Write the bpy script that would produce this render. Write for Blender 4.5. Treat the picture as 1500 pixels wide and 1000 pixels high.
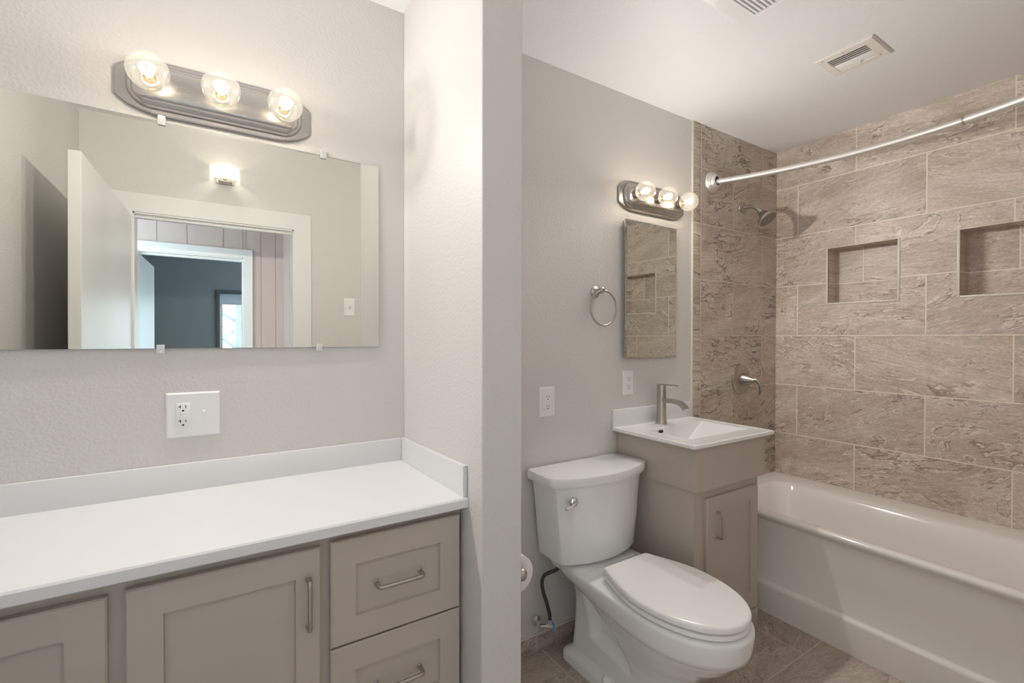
import bpy, bmesh, math, random
from mathutils import Vector, Matrix

for _o in list(bpy.data.objects):
    bpy.data.objects.remove(_o)
C = bpy.context.scene.collection
SC = bpy.context.scene
PI = math.pi

# ------------------------------------------------------------------ camera
FPX, YAW, PITCH, ROLL, CAMH = 677.68, 1.0056, -0.00792, 0.0017, 1.326


def make_camera():
    f0 = Vector((math.cos(YAW), math.sin(YAW), 0)); r0 = Vector((math.sin(YAW), -math.cos(YAW), 0)); u0 = Vector((0, 0, 1))
    fw = f0 * math.cos(PITCH) + u0 * math.sin(PITCH)
    u1 = u0 * math.cos(PITCH) - f0 * math.sin(PITCH)
    r = r0 * math.cos(ROLL) + u1 * math.sin(ROLL)
    u = u1 * math.cos(ROLL) - r0 * math.sin(ROLL)
    cd = bpy.data.cameras.new('camera')
    cd.sensor_width = 36.0
    cd.lens = FPX / 1500.0 * 36.0
    cd.clip_start = 0.01
    co = bpy.data.objects.new('camera', cd)
    C.objects.link(co)
    m = Matrix((r, u, -fw)).transposed().to_4x4()
    m.translation = Vector((0, 0, CAMH))
    co.matrix_world = m
    SC.camera = co


make_camera()

# ------------------------------------------------------------------ world, exposure
W = bpy.data.worlds.new('sky')
SC.world = W
W.use_nodes = True
_bg = W.node_tree.nodes['Background']
_bg.inputs[0].default_value = (0.66, 0.85, 1.0, 1)
_bg.inputs[1].default_value = 8.0
SC.view_settings.view_transform = 'Standard'
SC.view_settings.look = 'None'
SC.view_settings.exposure = 0.0
SC.view_settings.gamma = 1.0
SC.view_settings.use_curve_mapping = False
SC.cycles.max_bounces = 14
SC.cycles.diffuse_bounces = 8
SC.cycles.glossy_bounces = 6
SC.cycles.transparent_max_bounces = 16
SC.cycles.caustics_reflective = False
SC.cycles.caustics_refractive = False
SC.cycles.sample_clamp_indirect = 4.0
SC.cycles.use_denoising = True

BULB_W, BULB_SMOOTH = 33.0, 1.3
BULB2_W = 24.0
SCONCE_W = 2.2
HALL_W = 6.0
BULB_COL = (1.0, 0.975, 0.95)


def lamp(name, loc, watts, col, radius, smooth, parent=None):
    ld = bpy.data.lights.new(name, 'POINT')
    ld.energy = watts
    ld.color = col
    ld.shadow_soft_size = radius
    if smooth:
        ld.use_nodes = True
        nt = ld.node_tree
        em = nt.nodes['Emission']
        fo = nt.nodes.new('ShaderNodeLightFalloff')
        fo.inputs['Strength'].default_value = 1.0
        fo.inputs['Smooth'].default_value = smooth
        nt.links.new(fo.outputs['Quadratic'], em.inputs['Strength'])
    o = bpy.data.objects.new(name, ld)
    C.objects.link(o)
    if parent:
        o.parent = parent
        o.location = Vector(loc) - parent.location
    else:
        o.location = loc
    return o


def area(name, loc, rot, sx, sy, watts, col):
    ld = bpy.data.lights.new(name, 'AREA')
    ld.shape = 'RECTANGLE'
    ld.size, ld.size_y = sx, sy
    ld.energy = watts
    ld.color = col
    o = bpy.data.objects.new(name, ld)
    C.objects.link(o)
    o.location = loc
    o.rotation_euler = rot
    return o


# added fill light, out of view, brightening the hall behind the doorway
area('hall_fill_light', (-1.55, -0.46, 2.425), (0, 0, 0), 1.2, 0.5, HALL_W, (1.0, 0.95, 0.90))

# ------------------------------------------------------------------ layout numbers
D = 1.5947            # mirror / toilet wall
XB = 2.9982           # long tiled wall
Y0 = 1.4599           # first tile joint on it
ZR = 1.343            # a tile row line
T = 0.305
ZC, ZCL = 2.497, 2.471
XP0, XP1, YP = 0.556, 0.676, 1.016
XL = -0.578
YF = 0.04             # face of the door wall
XT = 2.166            # edge of tile on the toilet wall


# ------------------------------------------------------------------ materials
def new_mat(name):
    m = bpy.data.materials.new(name)
    m.use_nodes = True
    nt = m.node_tree
    return m, nt, nt.nodes['Principled BSDF']


def N(nt, typ, **kw):
    n = nt.nodes.new(typ)
    for k, v in kw.items():
        setattr(n, k, v)
    return n


def setin(n, **kw):
    for k, v in kw.items():
        n.inputs[k.replace('_', ' ')].default_value = v


def simple(name, col, rough=0.5, metal=0.0, spec=0.5, coat=0.0, bump=None):
    m, nt, b = new_mat(name)
    b.inputs['Base Color'].default_value = (*col, 1)
    b.inputs['Roughness'].default_value = rough
    b.inputs['Metallic'].default_value = metal
    b.inputs['Specular IOR Level'].default_value = spec
    b.inputs['Coat Weight'].default_value = coat
    b.inputs['Coat Roughness'].default_value = 0.05
    if bump:
        sc, st, dist = bump
        g = N(nt, 'ShaderNodeNewGeometry')
        nz = N(nt, 'ShaderNodeTexNoise')
        nz.inputs['Scale'].default_value = sc
        nz.inputs['Detail'].default_value = 3
        nz.inputs['Roughness'].default_value = 0.5
        nt.links.new(g.outputs['Position'], nz.inputs['Vector'])
        bp = N(nt, 'ShaderNodeBump')
        bp.inputs['Strength'].default_value = st
        bp.inputs['Distance'].default_value = dist
        nt.links.new(nz.outputs['Fac'], bp.inputs['Height'])
        nt.links.new(bp.outputs['Normal'], b.inputs['Normal'])
    return m


def orange_peel(name, col, rough=0.45, strength=0.35):
    """rolled, lightly textured wall paint"""
    m, nt, b = new_mat(name)
    b.inputs['Base Color'].default_value = (*col, 1)
    b.inputs['Roughness'].default_value = rough
    g = N(nt, 'ShaderNodeNewGeometry')
    n1 = N(nt, 'ShaderNodeTexNoise')
    n1.inputs['Scale'].default_value = 130
    n1.inputs['Detail'].default_value = 2.5
    n2 = N(nt, 'ShaderNodeTexVoronoi')
    n2.inputs['Scale'].default_value = 95
    nt.links.new(g.outputs['Position'], n1.inputs['Vector'])
    nt.links.new(g.outputs['Position'], n2.inputs['Vector'])
    mx = N(nt, 'ShaderNodeMath', operation='MULTIPLY_ADD')
    nt.links.new(n2.outputs['Distance'], mx.inputs[0])
    mx.inputs[1].default_value = -0.35
    nt.links.new(n1.outputs['Fac'], mx.inputs[2])
    bp = N(nt, 'ShaderNodeBump')
    bp.inputs['Strength'].default_value = strength
    bp.inputs['Distance'].default_value = 0.004
    nt.links.new(mx.outputs[0], bp.inputs['Height'])
    nt.links.new(bp.outputs['Normal'], b.inputs['Normal'])
    return m


def brushed(name, col, rough=0.3, stretch=(4, 300, 300)):
    m, nt, b = new_mat(name)
    b.inputs['Metallic'].default_value = 1.0
    b.inputs['Base Color'].default_value = (*col, 1)
    tc = N(nt, 'ShaderNodeTexCoord')
    mp = N(nt, 'ShaderNodeMapping')
    mp.inputs['Scale'].default_value = stretch
    nz = N(nt, 'ShaderNodeTexNoise')
    nz.inputs['Scale'].default_value = 1.0
    nz.inputs['Detail'].default_value = 2
    nt.links.new(tc.outputs['Object'], mp.inputs[0])
    nt.links.new(mp.outputs[0], nz.inputs['Vector'])
    mr = N(nt, 'ShaderNodeMapRange')
    mr.inputs['To Min'].default_value = rough - 0.06
    mr.inputs['To Max'].default_value = rough + 0.08
    nt.links.new(nz.outputs['Fac'], mr.inputs['Value'])
    nt.links.new(mr.outputs[0], b.inputs['Roughness'])
    return m


def stone_tile(name, axis, u0, usign, v0, bw=0.61, rh=0.305, dark=1.0, bump=0.3, rough=0.38, mortar=0.003):
    """staggered stone-look tiles; axis picks which world axes run along the tile"""
    m, nt, b = new_mat(name)
    L = nt.links.new
    g = N(nt, 'ShaderNodeNewGeometry')
    sp = N(nt, 'ShaderNodeSeparateXYZ')
    L(g.outputs['Position'], sp.inputs[0])
    ua, va, wa = {'yz': (1, 2, 0), 'xz': (0, 2, 1), 'xy': (0, 1, 2)}[axis]
    mu = N(nt, 'ShaderNodeMath', operation='MULTIPLY_ADD')
    L(sp.outputs[ua], mu.inputs[0])
    mu.inputs[1].default_value = usign
    mu.inputs[2].default_value = u0 + 20 * bw
    mv = N(nt, 'ShaderNodeMath', operation='ADD')
    L(sp.outputs[va], mv.inputs[0])
    mv.inputs[1].default_value = v0 + 20 * rh
    uv = N(nt, 'ShaderNodeCombineXYZ')
    L(mu.outputs[0], uv.inputs[0])
    L(mv.outputs[0], uv.inputs[1])
    br = N(nt, 'ShaderNodeTexBrick')
    br.offset = 0.5
    br.offset_frequency = 2
    br.squash = 1.0
    br.inputs['Scale'].default_value = 1.0
    br.inputs['Mortar Size'].default_value = mortar
    br.inputs['Mortar Smooth'].default_value = 0.25
    br.inputs['Bias'].default_value = 0.0
    br.inputs['Brick Width'].default_value = bw
    br.inputs['Row Height'].default_value = rh
    br.inputs['Color1'].default_value = (0, 0, 0, 1)
    br.inputs['Color2'].default_value = (1, 1, 1, 1)
    br.inputs['Mortar'].default_value = (0.5, 0.5, 0.5, 1)
    L(uv.outputs[0], br.inputs['Vector'])
    rnd = N(nt, 'ShaderNodeSeparateColor')
    L(br.outputs['Color'], rnd.inputs[0])
    # per tile shift and turn of the stone figure
    mw = N(nt, 'ShaderNodeMath', operation='MULTIPLY')
    L(rnd.outputs[0], mw.inputs[0]); mw.inputs[1].default_value = 41.0
    wo = N(nt, 'ShaderNodeMath', operation='ADD')
    L(sp.outputs[wa], wo.inputs[0]); L(mw.outputs[0], wo.inputs[1])
    uvw = N(nt, 'ShaderNodeCombineXYZ')
    L(mu.outputs[0], uvw.inputs[0]); L(mv.outputs[0], uvw.inputs[1]); L(mw.outputs[0], uvw.inputs[2])
    ang = N(nt, 'ShaderNodeMath', operation='MULTIPLY_ADD')
    L(rnd.outputs[0], ang.inputs[0]); ang.inputs[1].default_value = 0.62; ang.inputs[2].default_value = -0.36
    rot = N(nt, 'ShaderNodeVectorRotate', rotation_type='Z_AXIS')
    L(uvw.outputs[0], rot.inputs['Vector']); L(ang.outputs[0], rot.inputs['Angle'])

    def noise(vec, scale, stretch, detail, rough, dist):
        mp = N(nt, 'ShaderNodeMapping')
        mp.inputs['Scale'].default_value = stretch
        L(vec, mp.inputs[0])
        n = N(nt, 'ShaderNodeTexNoise')
        setin(n, Scale=scale, Detail=detail, Roughness=rough, Distortion=dist)
        L(mp.outputs[0], n.inputs['Vector'])
        return n.outputs['Fac']

    def mrange(val, a, b_, c, d):
        r = N(nt, 'ShaderNodeMapRange', clamp=True)
        setin(r, From_Min=a, From_Max=b_, To_Min=c, To_Max=d)
        L(val, r.inputs['Value'])
        return r.outputs[0]

    def math2(op, a, b_, c=None):
        m2 = N(nt, 'ShaderNodeMath', operation=op)
        for k, x in enumerate((a, b_, c)):
            if x is None:
                continue
            if isinstance(x, (int, float)):
                m2.inputs[k].default_value = x
            else:
                L(x, m2.inputs[k])
        return m2.outputs[0]

    def mixc(fac, a, b_, mode='MIX'):
        mm = N(nt, 'ShaderNodeMix', data_type='RGBA', blend_type=mode)
        if isinstance(fac, (int, float)):
            mm.inputs['Factor'].default_value = fac
        else:
            L(fac, mm.inputs['Factor'])
        for key, x in (('A', a), ('B', b_)):
            if isinstance(x, tuple):
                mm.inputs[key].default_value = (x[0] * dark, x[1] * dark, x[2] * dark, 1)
            else:
                L(x, mm.inputs[key])
        return mm.outputs['Result']

    tone = noise(rot.outputs[0], 2.6, (1, 2.2, 1), 5, 0.6, 0.8)
    col = mixc(mrange(tone, 0.32, 0.68, 0, 1), (0.47, 0.385, 0.315), (0.66, 0.585, 0.515))
    warm = noise(uvw.outputs[0], 3.4, (1, 1.6, 1), 3, 0.5, 0.6)
    col = mixc(mrange(warm, 0.56, 0.74, 0, 0.55), col, (0.55, 0.42, 0.325))
    grain = noise(rot.outputs[0], 1.0, (18, 95, 1), 3, 0.65, 0.0)
    grain2 = noise(rot.outputs[0], 1.0, (75, 190, 1), 2, 0.6, 0.0)
    # wrinkled cleft lines in patches; dark and light pairs paint in emboss shading
    f = noise(rot.outputs[0], 2.4, (1, 2.3, 1), 6, 0.58, 1.1)
    f2 = noise(uvw.outputs[0], 9.0, (1, 1.3, 1), 4, 0.6, 1.2)
    ff = math2('MULTIPLY_ADD', f2, 0.16, f)
    line = math2('PINGPONG', math2('MULTIPLY', ff, 7.0), 0.5)
    line_s = math2('PINGPONG', math2('MULTIPLY_ADD', ff, 7.0, 0.16), 0.5)
    patch = noise(uvw.outputs[0], 2.7, (1, 1.5, 1), 3, 0.55, 0.9)
    gate = mrange(patch, 0.42, 0.58, 0.10, 1.0)
    dk = math2('MULTIPLY', mrange(line, 0.0, 0.10, 1.0, 0.0), gate)
    lt = math2('MULTIPLY', mrange(line_s, 0.0, 0.12, 1.0, 0.0), gate)
    col = mixc(math2('MULTIPLY', lt, 0.75), col, (0.80, 0.735, 0.66))
    col = mixc(math2('MULTIPLY', dk, 0.85), col, (0.25, 0.165, 0.115))
    rust = math2('MULTIPLY', mrange(noise(uvw.outputs[0], 5.5, (1, 2.6, 1), 4, 0.6, 1.4), 0.60, 0.72, 0, 0.7), gate)
    col = mixc(rust, col, (0.36, 0.235, 0.155))
    col = mixc(1.0, col, mrange(grain, 0.28, 0.72, 0.83, 1.14), 'MULTIPLY')
    col = mixc(1.0, col, mrange(grain2, 0.25, 0.75, 0.80, 1.17), 'MULTIPLY')
    col = mixc(1.0, col, mrange(rnd.outputs[0], 0, 1, 0.93, 1.06), 'MULTIPLY')
    col = mixc(br.outputs['Fac'], col, (0.76, 0.685, 0.59))
    L(col, b.inputs['Base Color'])
    b.inputs['Roughness'].default_value = rough
    hgt = math2('MULTIPLY_ADD', dk, -0.7, math2('MULTIPLY_ADD', lt, 0.4, math2('MULTIPLY_ADD', f2, 0.9, grain)))
    hgt = math2('MULTIPLY_ADD', br.outputs['Fac'], -0.9, hgt)
    bp = N(nt, 'ShaderNodeBump')
    bp.inputs['Strength'].default_value = bump
    bp.inputs['Distance'].default_value = 0.005
    L(hgt, bp.inputs['Height'])
    L(bp.outputs['Normal'], b.inputs['Normal'])
    return m


def clear_glass(name, tint=(1, 1, 1), refl=0.12, lit=None, lit_s=0.0):
    """thin clear shell: see-through with a faint sheen"""
    m, nt, b = new_mat(name)
    nt.nodes.remove(b)
    out = nt.nodes['Material Output']
    tr = N(nt, 'ShaderNodeBsdfTransparent'); tr.inputs[0].default_value = (*tint, 1)
    gl = N(nt, 'ShaderNodeBsdfGlossy'); gl.inputs['Roughness'].default_value = 0.03
    lw = N(nt, 'ShaderNodeLayerWeight'); lw.inputs['Blend'].default_value = refl
    mx = N(nt, 'ShaderNodeMixShader')
    nt.links.new(lw.outputs['Facing'], mx.inputs[0])
    nt.links.new(tr.outputs[0], mx.inputs[1]); nt.links.new(gl.outputs[0], mx.inputs[2])
    last = mx.outputs[0]
    if lit:                                   # a burning lamp's glass carries a soft sheen of its own light
        em = N(nt, 'ShaderNodeEmission')
        em.inputs['Color'].default_value = (*lit, 1)
        em.inputs['Strength'].default_value = lit_s
        ad = N(nt, 'ShaderNodeAddShader')
        nt.links.new(last, ad.inputs[0]); nt.links.new(em.outputs[0], ad.inputs[1])
        last = ad.outputs[0]
    nt.links.new(last, out.inputs['Surface'])
    return m


def glow(name, col, strength):
    m, nt, b = new_mat(name)
    b.inputs['Base Color'].default_value = (0.8, 0.8, 0.8, 1)
    b.inputs['Emission Color'].default_value = (*col, 1)
    b.inputs['Emission Strength'].default_value = strength
    return m


M = dict(
    wall=orange_peel('greige_wall_paint', (0.64, 0.625, 0.605), 0.55, 0.30),
    ceiling=orange_peel('ceiling_paint', (0.76, 0.76, 0.765), 0.55, 0.30),
    trim=simple('white_trim_paint', (0.76, 0.76, 0.75), 0.35),
    hallwall=simple('hall_panel_paint', (0.57, 0.475, 0.445), 0.5),
    slate=simple('slate_blue_paint', (0.28, 0.30, 0.315), 0.6),
    cab=simple('taupe_cabinet_paint', (0.475, 0.425, 0.37), 0.42),
    white=simple('white_solid_surface', (0.73, 0.73, 0.74), 0.32),
    sinkwhite=simple('glossy_white_sink', (0.80, 0.80, 0.80), 0.14),
    porcelain=simple('white_porcelain', (0.80, 0.81, 0.81), 0.10, coat=0.4),
    seat=simple('white_seat_plastic', (0.84, 0.84, 0.84), 0.22),
    tub=simple('tub_enamel', (0.82, 0.80, 0.77), 0.16, coat=0.3),
    plastic=simple('white_plastic', (0.82, 0.82, 0.82), 0.3),
    vent=simple('vent_paint', (0.74, 0.70, 0.66), 0.45),
    dark=simple('dark_slot', (0.015, 0.014, 0.013), 0.6),
    rubber=simple('braided_hose', (0.045, 0.04, 0.038), 0.4),
    nickel=brushed('brushed_nickel', (0.47, 0.44, 0.41), 0.36),
    nickel_bar=brushed('brushed_nickel_bar', (0.50, 0.475, 0.45), 0.24, (3, 260, 260)),
    steel=brushed('satin_steel', (0.84, 0.83, 0.81), 0.42),
    chrome=simple('chrome', (0.80, 0.80, 0.82), 0.06, metal=1.0),
    mirror=simple('mirror_silver', (0.69, 0.69, 0.635), 0.0, metal=1.0),
    mirror_dim=simple('cabinet_mirror_silver', (0.66, 0.69, 0.64), 0.01, metal=1.0),
    glassedge=simple('glass_edge', (0.20, 0.30, 0.28), 0.1),
    clear=clear_glass('clear_plastic', (0.97, 0.98, 0.98), 0.25),
    globe=clear_glass('bulb_glass', (0.99, 0.98, 0.96), 0.30, (1.0, 0.90, 0.70), 0.22),
    filament=glow('hot_filament', (1.0, 0.80, 0.48), 38.0),
    brass=simple('bulb_cap_brass', (0.75, 0.60, 0.30), 0.25, metal=1.0),
    shade=glow('lit_frosted_glass', (1.0, 0.93, 0.80), 1.3),
    paper=simple('toilet_paper', (0.80, 0.79, 0.77), 0.85),
    cardboard=simple('cardboard_tube', (0.30, 0.22, 0.15), 0.9),
    caulk=simple('cream_tile_edge', (0.70, 0.66, 0.57), 0.35),
    bark=simple('bark', (0.30, 0.31, 0.32), 0.9),
    leaf=simple('leaf', (0.30, 0.38, 0.36), 0.7),
    ground=simple('pale_gravel', (0.55, 0.55, 0.52), 0.9),
    winframe=simple('dark_window_frame', (0.12, 0.13, 0.14), 0.5),
    blind=simple('window_blind', (0.62, 0.70, 0.76), 0.6),
)
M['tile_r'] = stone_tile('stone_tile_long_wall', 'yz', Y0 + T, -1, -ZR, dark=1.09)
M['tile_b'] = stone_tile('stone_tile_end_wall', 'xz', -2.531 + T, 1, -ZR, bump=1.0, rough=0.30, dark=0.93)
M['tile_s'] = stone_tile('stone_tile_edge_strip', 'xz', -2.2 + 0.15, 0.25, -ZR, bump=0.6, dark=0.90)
M['tile_f'] = stone_tile('stone_floor_tile', 'xy', -1.16, 1, -0.975, dark=0.76, bump=0.3, rough=0.45)
M['tile_base'] = stone_tile('stone_base_tile', 'xz', -1.13, 1, -0.2, bw=0.305, rh=0.4, dark=0.78, bump=0.3)


_m, _nt, _b = new_mat('clip_plastic')
_b.inputs['Base Color'].default_value = (0.85, 0.86, 0.86, 1)
_b.inputs['Roughness'].default_value = 0.12
_b.inputs['Alpha'].default_value = 0.6
M['clip'] = _m


# ------------------------------------------------------------------ mesh helpers
def box(bm, x0, x1, y0, y1, z0, z1, bev=0.0, seg=2):
    t = bmesh.new()
    bmesh.ops.create_cube(t, size=1.0)
    for v in t.verts:
        v.co = Vector((x0 + (v.co.x + .5) * (x1 - x0), y0 + (v.co.y + .5) * (y1 - y0), z0 + (v.co.z + .5) * (z1 - z0)))
    if bev:
        bmesh.ops.bevel(t, geom=t.edges[:], offset=bev, segments=seg, profile=0.5, affect='EDGES')
    merge(bm, t)


def merge(bm, t):
    mm = bpy.data.meshes.new('_t')
    t.to_mesh(mm)
    t.free()
    bm.from_mesh(mm)
    bpy.data.meshes.remove(mm)


def loft(bm, loops, cap0=True, cap1=True, closed=True):
    vs = [[bm.verts.new(p) for p in lp] for lp in loops]
    n = len(vs[0])
    for a, b in zip(vs[:-1], vs[1:]):
        for i in range(n if closed else n - 1):
            j = (i + 1) % n
            try:
                bm.faces.new((a[i], a[j], b[j], b[i]))
            except ValueError:
                pass
    if cap0:
        bm.faces.new(list(reversed(vs[0])))
    if cap1:
        bm.faces.new(vs[-1])
    return vs


def frame_of(d):
    d = Vector(d).normalized()
    a = Vector((0, 0, 1)) if abs(d.z) < 0.9 else Vector((1, 0, 0))
    u = d.cross(a).normalized()
    return d, u, d.cross(u).normalized()


def lathe(bm, origin, direction, prof, seg=28, cap0=True, cap1=True):
    """prof: (distance along direction, radius) pairs"""
    d, u, v = frame_of(direction)
    o = Vector(origin)
    loops = []
    for s, r in prof:
        r = max(r, 1e-5)
        loops.append([o + d * s + (u * math.cos(2 * PI * i / seg) + v * math.sin(2 * PI * i / seg)) * r for i in range(seg)])
    loft(bm, loops, cap0, cap1)


def cyl(bm, p0, p1, r0, r1=None, seg=20):
    p0, p1 = Vector(p0), Vector(p1)
    lathe(bm, p0, p1 - p0, [(0, r0), ((p1 - p0).length, r0 if r1 is None else r1)], seg)


def tube(bm, pts, r, seg=12, cap=True):
    pts = [Vector(p) for p in pts]
    rr = r if isinstance(r, (list, tuple)) else [r] * len(pts)
    t0 = (pts[1] - pts[0]).normalized()
    _, u, _ = frame_of(t0)
    loops = []
    for i, p in enumerate(pts):
        if i == 0:
            t = pts[1] - pts[0]
        elif i == len(pts) - 1:
            t = pts[-1] - pts[-2]
        else:
            t = (pts[i + 1] - p).normalized() + (p - pts[i - 1]).normalized()
        t.normalize()
        u = (u - t * u.dot(t)).normalized()
        w = t.cross(u)
        loops.append([p + (u * math.cos(2 * PI * k / seg) + w * math.sin(2 * PI * k / seg)) * rr[i] for k in range(seg)])
    loft(bm, loops, cap, cap)


def fillet(pts, rad, n=5):
    pts = [Vector(p) for p in pts]
    out = [pts[0]]
    for i in range(1, len(pts) - 1):
        a, b, c = pts[i - 1], pts[i], pts[i + 1]
        p, q_ = b + (a - b).normalized() * rad, b + (c - b).normalized() * rad
        for k in range(n + 1):
            t = k / n
            out.append(p * (1 - t) ** 2 + b * 2 * t * (1 - t) + q_ * t * t)
    out.append(pts[-1])
    return out


def spline(pts, n=8):
    pts = [Vector(p) for p in pts]
    P_ = [pts[0] * 2 - pts[1]] + pts + [pts[-1] * 2 - pts[-2]]
    out = []
    for i in range(1, len(P_) - 2):
        for k in range(n):
            t = k / n
            a, b, c, d = P_[i - 1], P_[i], P_[i + 1], P_[i + 2]
            out.append(0.5 * ((2 * b) + (c - a) * t + (2 * a - 5 * b + 4 * c - d) * t * t + (3 * b - a - 3 * c + d) * t ** 3))
    out.append(pts[-1])
    return out


def sphere(bm, c, r, seg=24, rings=14, squash=(1, 1, 1)):
    loops = []
    for i in range(1, rings):
        th = PI * i / rings
        loops.append([Vector((c[0] + r * squash[0] * math.sin(th) * math.cos(2 * PI * k / seg),
                              c[1] + r * squash[1] * math.sin(th) * math.sin(2 * PI * k / seg),
                              c[2] - r * squash[2] * math.cos(th))) for k in range(seg)])
    loft(bm, loops, True, True)


def empty(name, loc, label, cat, group=None):
    o = bpy.data.objects.new(name, None)
    o.empty_display_size = 0.05
    C.objects.link(o)
    o.location = loc
    tag(o, label, cat, group)
    return o


def tag(o, label=None, cat=None, group=None, kind=None):
    if label: o['label'] = label
    if cat: o['category'] = cat
    if group: o['group'] = group
    if kind: o['kind'] = kind
    return o


def world_loc(o):
    p = Vector((0, 0, 0))
    while o is not None:
        p += o.location
        o = o.parent
    return p


def build(name, bm, mat, parent=None, smooth=35, label=None):
    bmesh.ops.recalc_face_normals(bm, faces=bm.faces[:])
    if parent is not None:
        off = world_loc(parent)
        for v in bm.verts:
            v.co -= off
    me = bpy.data.meshes.new(name)
    bm.to_mesh(me)
    bm.free()
    if smooth:
        for p in me.polygons:
            p.use_smooth = True
        me.set_sharp_from_angle(angle=math.radians(smooth))
    for m in (mat if isinstance(mat, (list, tuple)) else [mat]):
        me.materials.append(m)
    o = bpy.data.objects.new(name, me)
    C.objects.link(o)
    if parent is not None:
        o.parent = parent
    if label:
        o['label'] = label
    return o


def struct(name, bm, mat, smooth=0):
    return tag(build(name, bm, mat, None, smooth), kind='structure')


def bmbox(*a, **k):
    bm = bmesh.new()
    box(bm, *a, **k)
    return bm


def wall_grid(bm, us, vs, holes, fn):
    """flat wall in cells with holes; fn(u, v) -> point"""
    for u0, u1 in zip(us[:-1], us[1:]):
        for v0, v1 in zip(vs[:-1], vs[1:]):
            uc, vc = (u0 + u1) / 2, (v0 + v1) / 2
            if any(h[0] < uc < h[1] and h[2] < vc < h[3] for h in holes):
                continue
            bm.faces.new([bm.verts.new(fn(*p)) for p in ((u0, v0), (u1, v0), (u1, v1), (u0, v1))])
    bmesh.ops.remove_doubles(bm, verts=bm.verts[:], dist=1e-5)


# ------------------------------------------------------------------ room shell
struct('floor', bmbox(XL - .1, XB + .12, -0.08, D + .1, -0.05, 0), M['tile_f'])
_bm = bmesh.new()
box(_bm, XL - .1, XB + .12, -0.08, D + .1, ZC, ZC + .08)
box(_bm, XL, XP0, YP, D, ZCL, ZC + .01)
struct('ceiling', _bm, M['ceiling'])
struct('wall_back', bmbox(XL - .1, XT, D, D + .1, 0, ZC + .02), M['wall'])
struct('wall_left', bmbox(XL - .1, XL, YF - .12, D, 0, ZC + .02), M['wall'])
struct('wall_partition', bmbox(XP0, XP1, YP, D, 0, ZC + .02, bev=0.004), M['wall'])

# door wall with its opening
DX0, DX1, DH = -0.368, 0.406, 2.008
_bm = bmesh.new()
box(_bm, XL - .1, DX0, YF - .12, YF, 0, ZC + .02)
box(_bm, DX1, XB + .12, YF - .12, YF, 0, ZC + .02)
box(_bm, DX0, DX1, YF - .12, YF, DH, ZC + .02)
struct('wall_front', _bm, M['wall'])

# tiled end wall of the shower, tile edge strip
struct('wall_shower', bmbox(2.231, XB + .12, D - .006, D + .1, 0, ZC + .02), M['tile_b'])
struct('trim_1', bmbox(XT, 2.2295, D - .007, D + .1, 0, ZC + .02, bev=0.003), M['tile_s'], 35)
struct('trim_2', bmbox(XT - .010, XT, D - .009, D + .05, 0.0, ZC + .01, bev=0.003), M['caulk'], 35)
struct('wall_tub_foot', bmbox(2.20, XB + .12, YF, 0.07, 0, ZC + .02), M['tile_b'])

struct('trim_8', bmbox(2.2293, 2.2325, D - .0068, D - .004, 0, ZC), M['caulk'])

# long tiled wall with two niches
NZ0, NZ1 = 1.532, 1.846
NICHES = [(0.966, 1.292), (0.398, 0.724)]
ND = 0.10
_bm = bmesh.new()
ys = [YF, 0.398, 0.724, 0.966, 1.292, D]
wall_grid(_bm, ys, [0, NZ0, NZ1, ZC + .02], [(a, b, NZ0, NZ1) for a, b in NICHES], lambda u, v: (XB, u, v))
for a, b in NICHES:
    for quad in (((XB + ND, a, NZ0), (XB + ND, b, NZ0), (XB + ND, b, NZ1), (XB + ND, a, NZ1)),
                 ((XB, a, NZ0), (XB + ND, a, NZ0), (XB + ND, a, NZ1), (XB, a, NZ1)),
                 ((XB, b, NZ0), (XB + ND, b, NZ0), (XB + ND, b, NZ1), (XB, b, NZ1)),
                 ((XB, a, NZ0), (XB + ND, a, NZ0), (XB + ND, b, NZ0), (XB, b, NZ0)),
                 ((XB, a, NZ1), (XB + ND, a, NZ1), (XB + ND, b, NZ1), (XB, b, NZ1))):
        _bm.faces.new([_bm.verts.new(p) for p in quad])
# body behind
for (a, b, z0, z1) in ((YF, D, 0, NZ0 - .002), (YF, D, NZ1 + .002, ZC + .02)):
    box(_bm, XB + .001, XB + .13, a, b, z0, z1)
for a, b in ((YF, .396), (.726, .964), (1.294, D)):
    box(_bm, XB + .001, XB + .13, a, b, NZ0 - .002, NZ1 + .002)
for a, b in NICHES:
    box(_bm, XB + ND + .001, XB + .13, a - .002, b + .002, NZ0 - .002, NZ1 + .002)
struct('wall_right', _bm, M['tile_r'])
for i, (a, b) in enumerate(NICHES):
    _bm = bmesh.new()
    w = 0.011
    box(_bm, XB - .004, XB + .006, a - w, a, NZ0 - w, NZ1, bev=.002)
    box(_bm, XB - .004, XB + .006, b, b + w, NZ0 - w, NZ1, bev=.002)
    box(_bm, XB - .004, XB + .006, a, b, NZ0 - w, NZ0, bev=.002)
    box(_bm, XB - .003, XB + .006, a - w, b + w, NZ1, NZ1 + .004, bev=.001)
    struct('trim_%d' % (3 + i), _bm, M['caulk'], 35)

# tile baseboard behind the toilet
_bm = bmesh.new()
box(_bm, XP1, 1.62, D - .010, D, 0, 0.070, bev=.002)
struct('baseboard_back', _bm, M['tile_base'], 35)
_bm = bmesh.new()
box(_bm, XP1, 1.62, D - .011, D, 0.070, 0.076, bev=.002)
struct('trim_5', _bm, M['caulk'], 35)

# bathroom door casing, jamb and leaf
CW = 0.098
_bm = bmesh.new()


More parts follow.
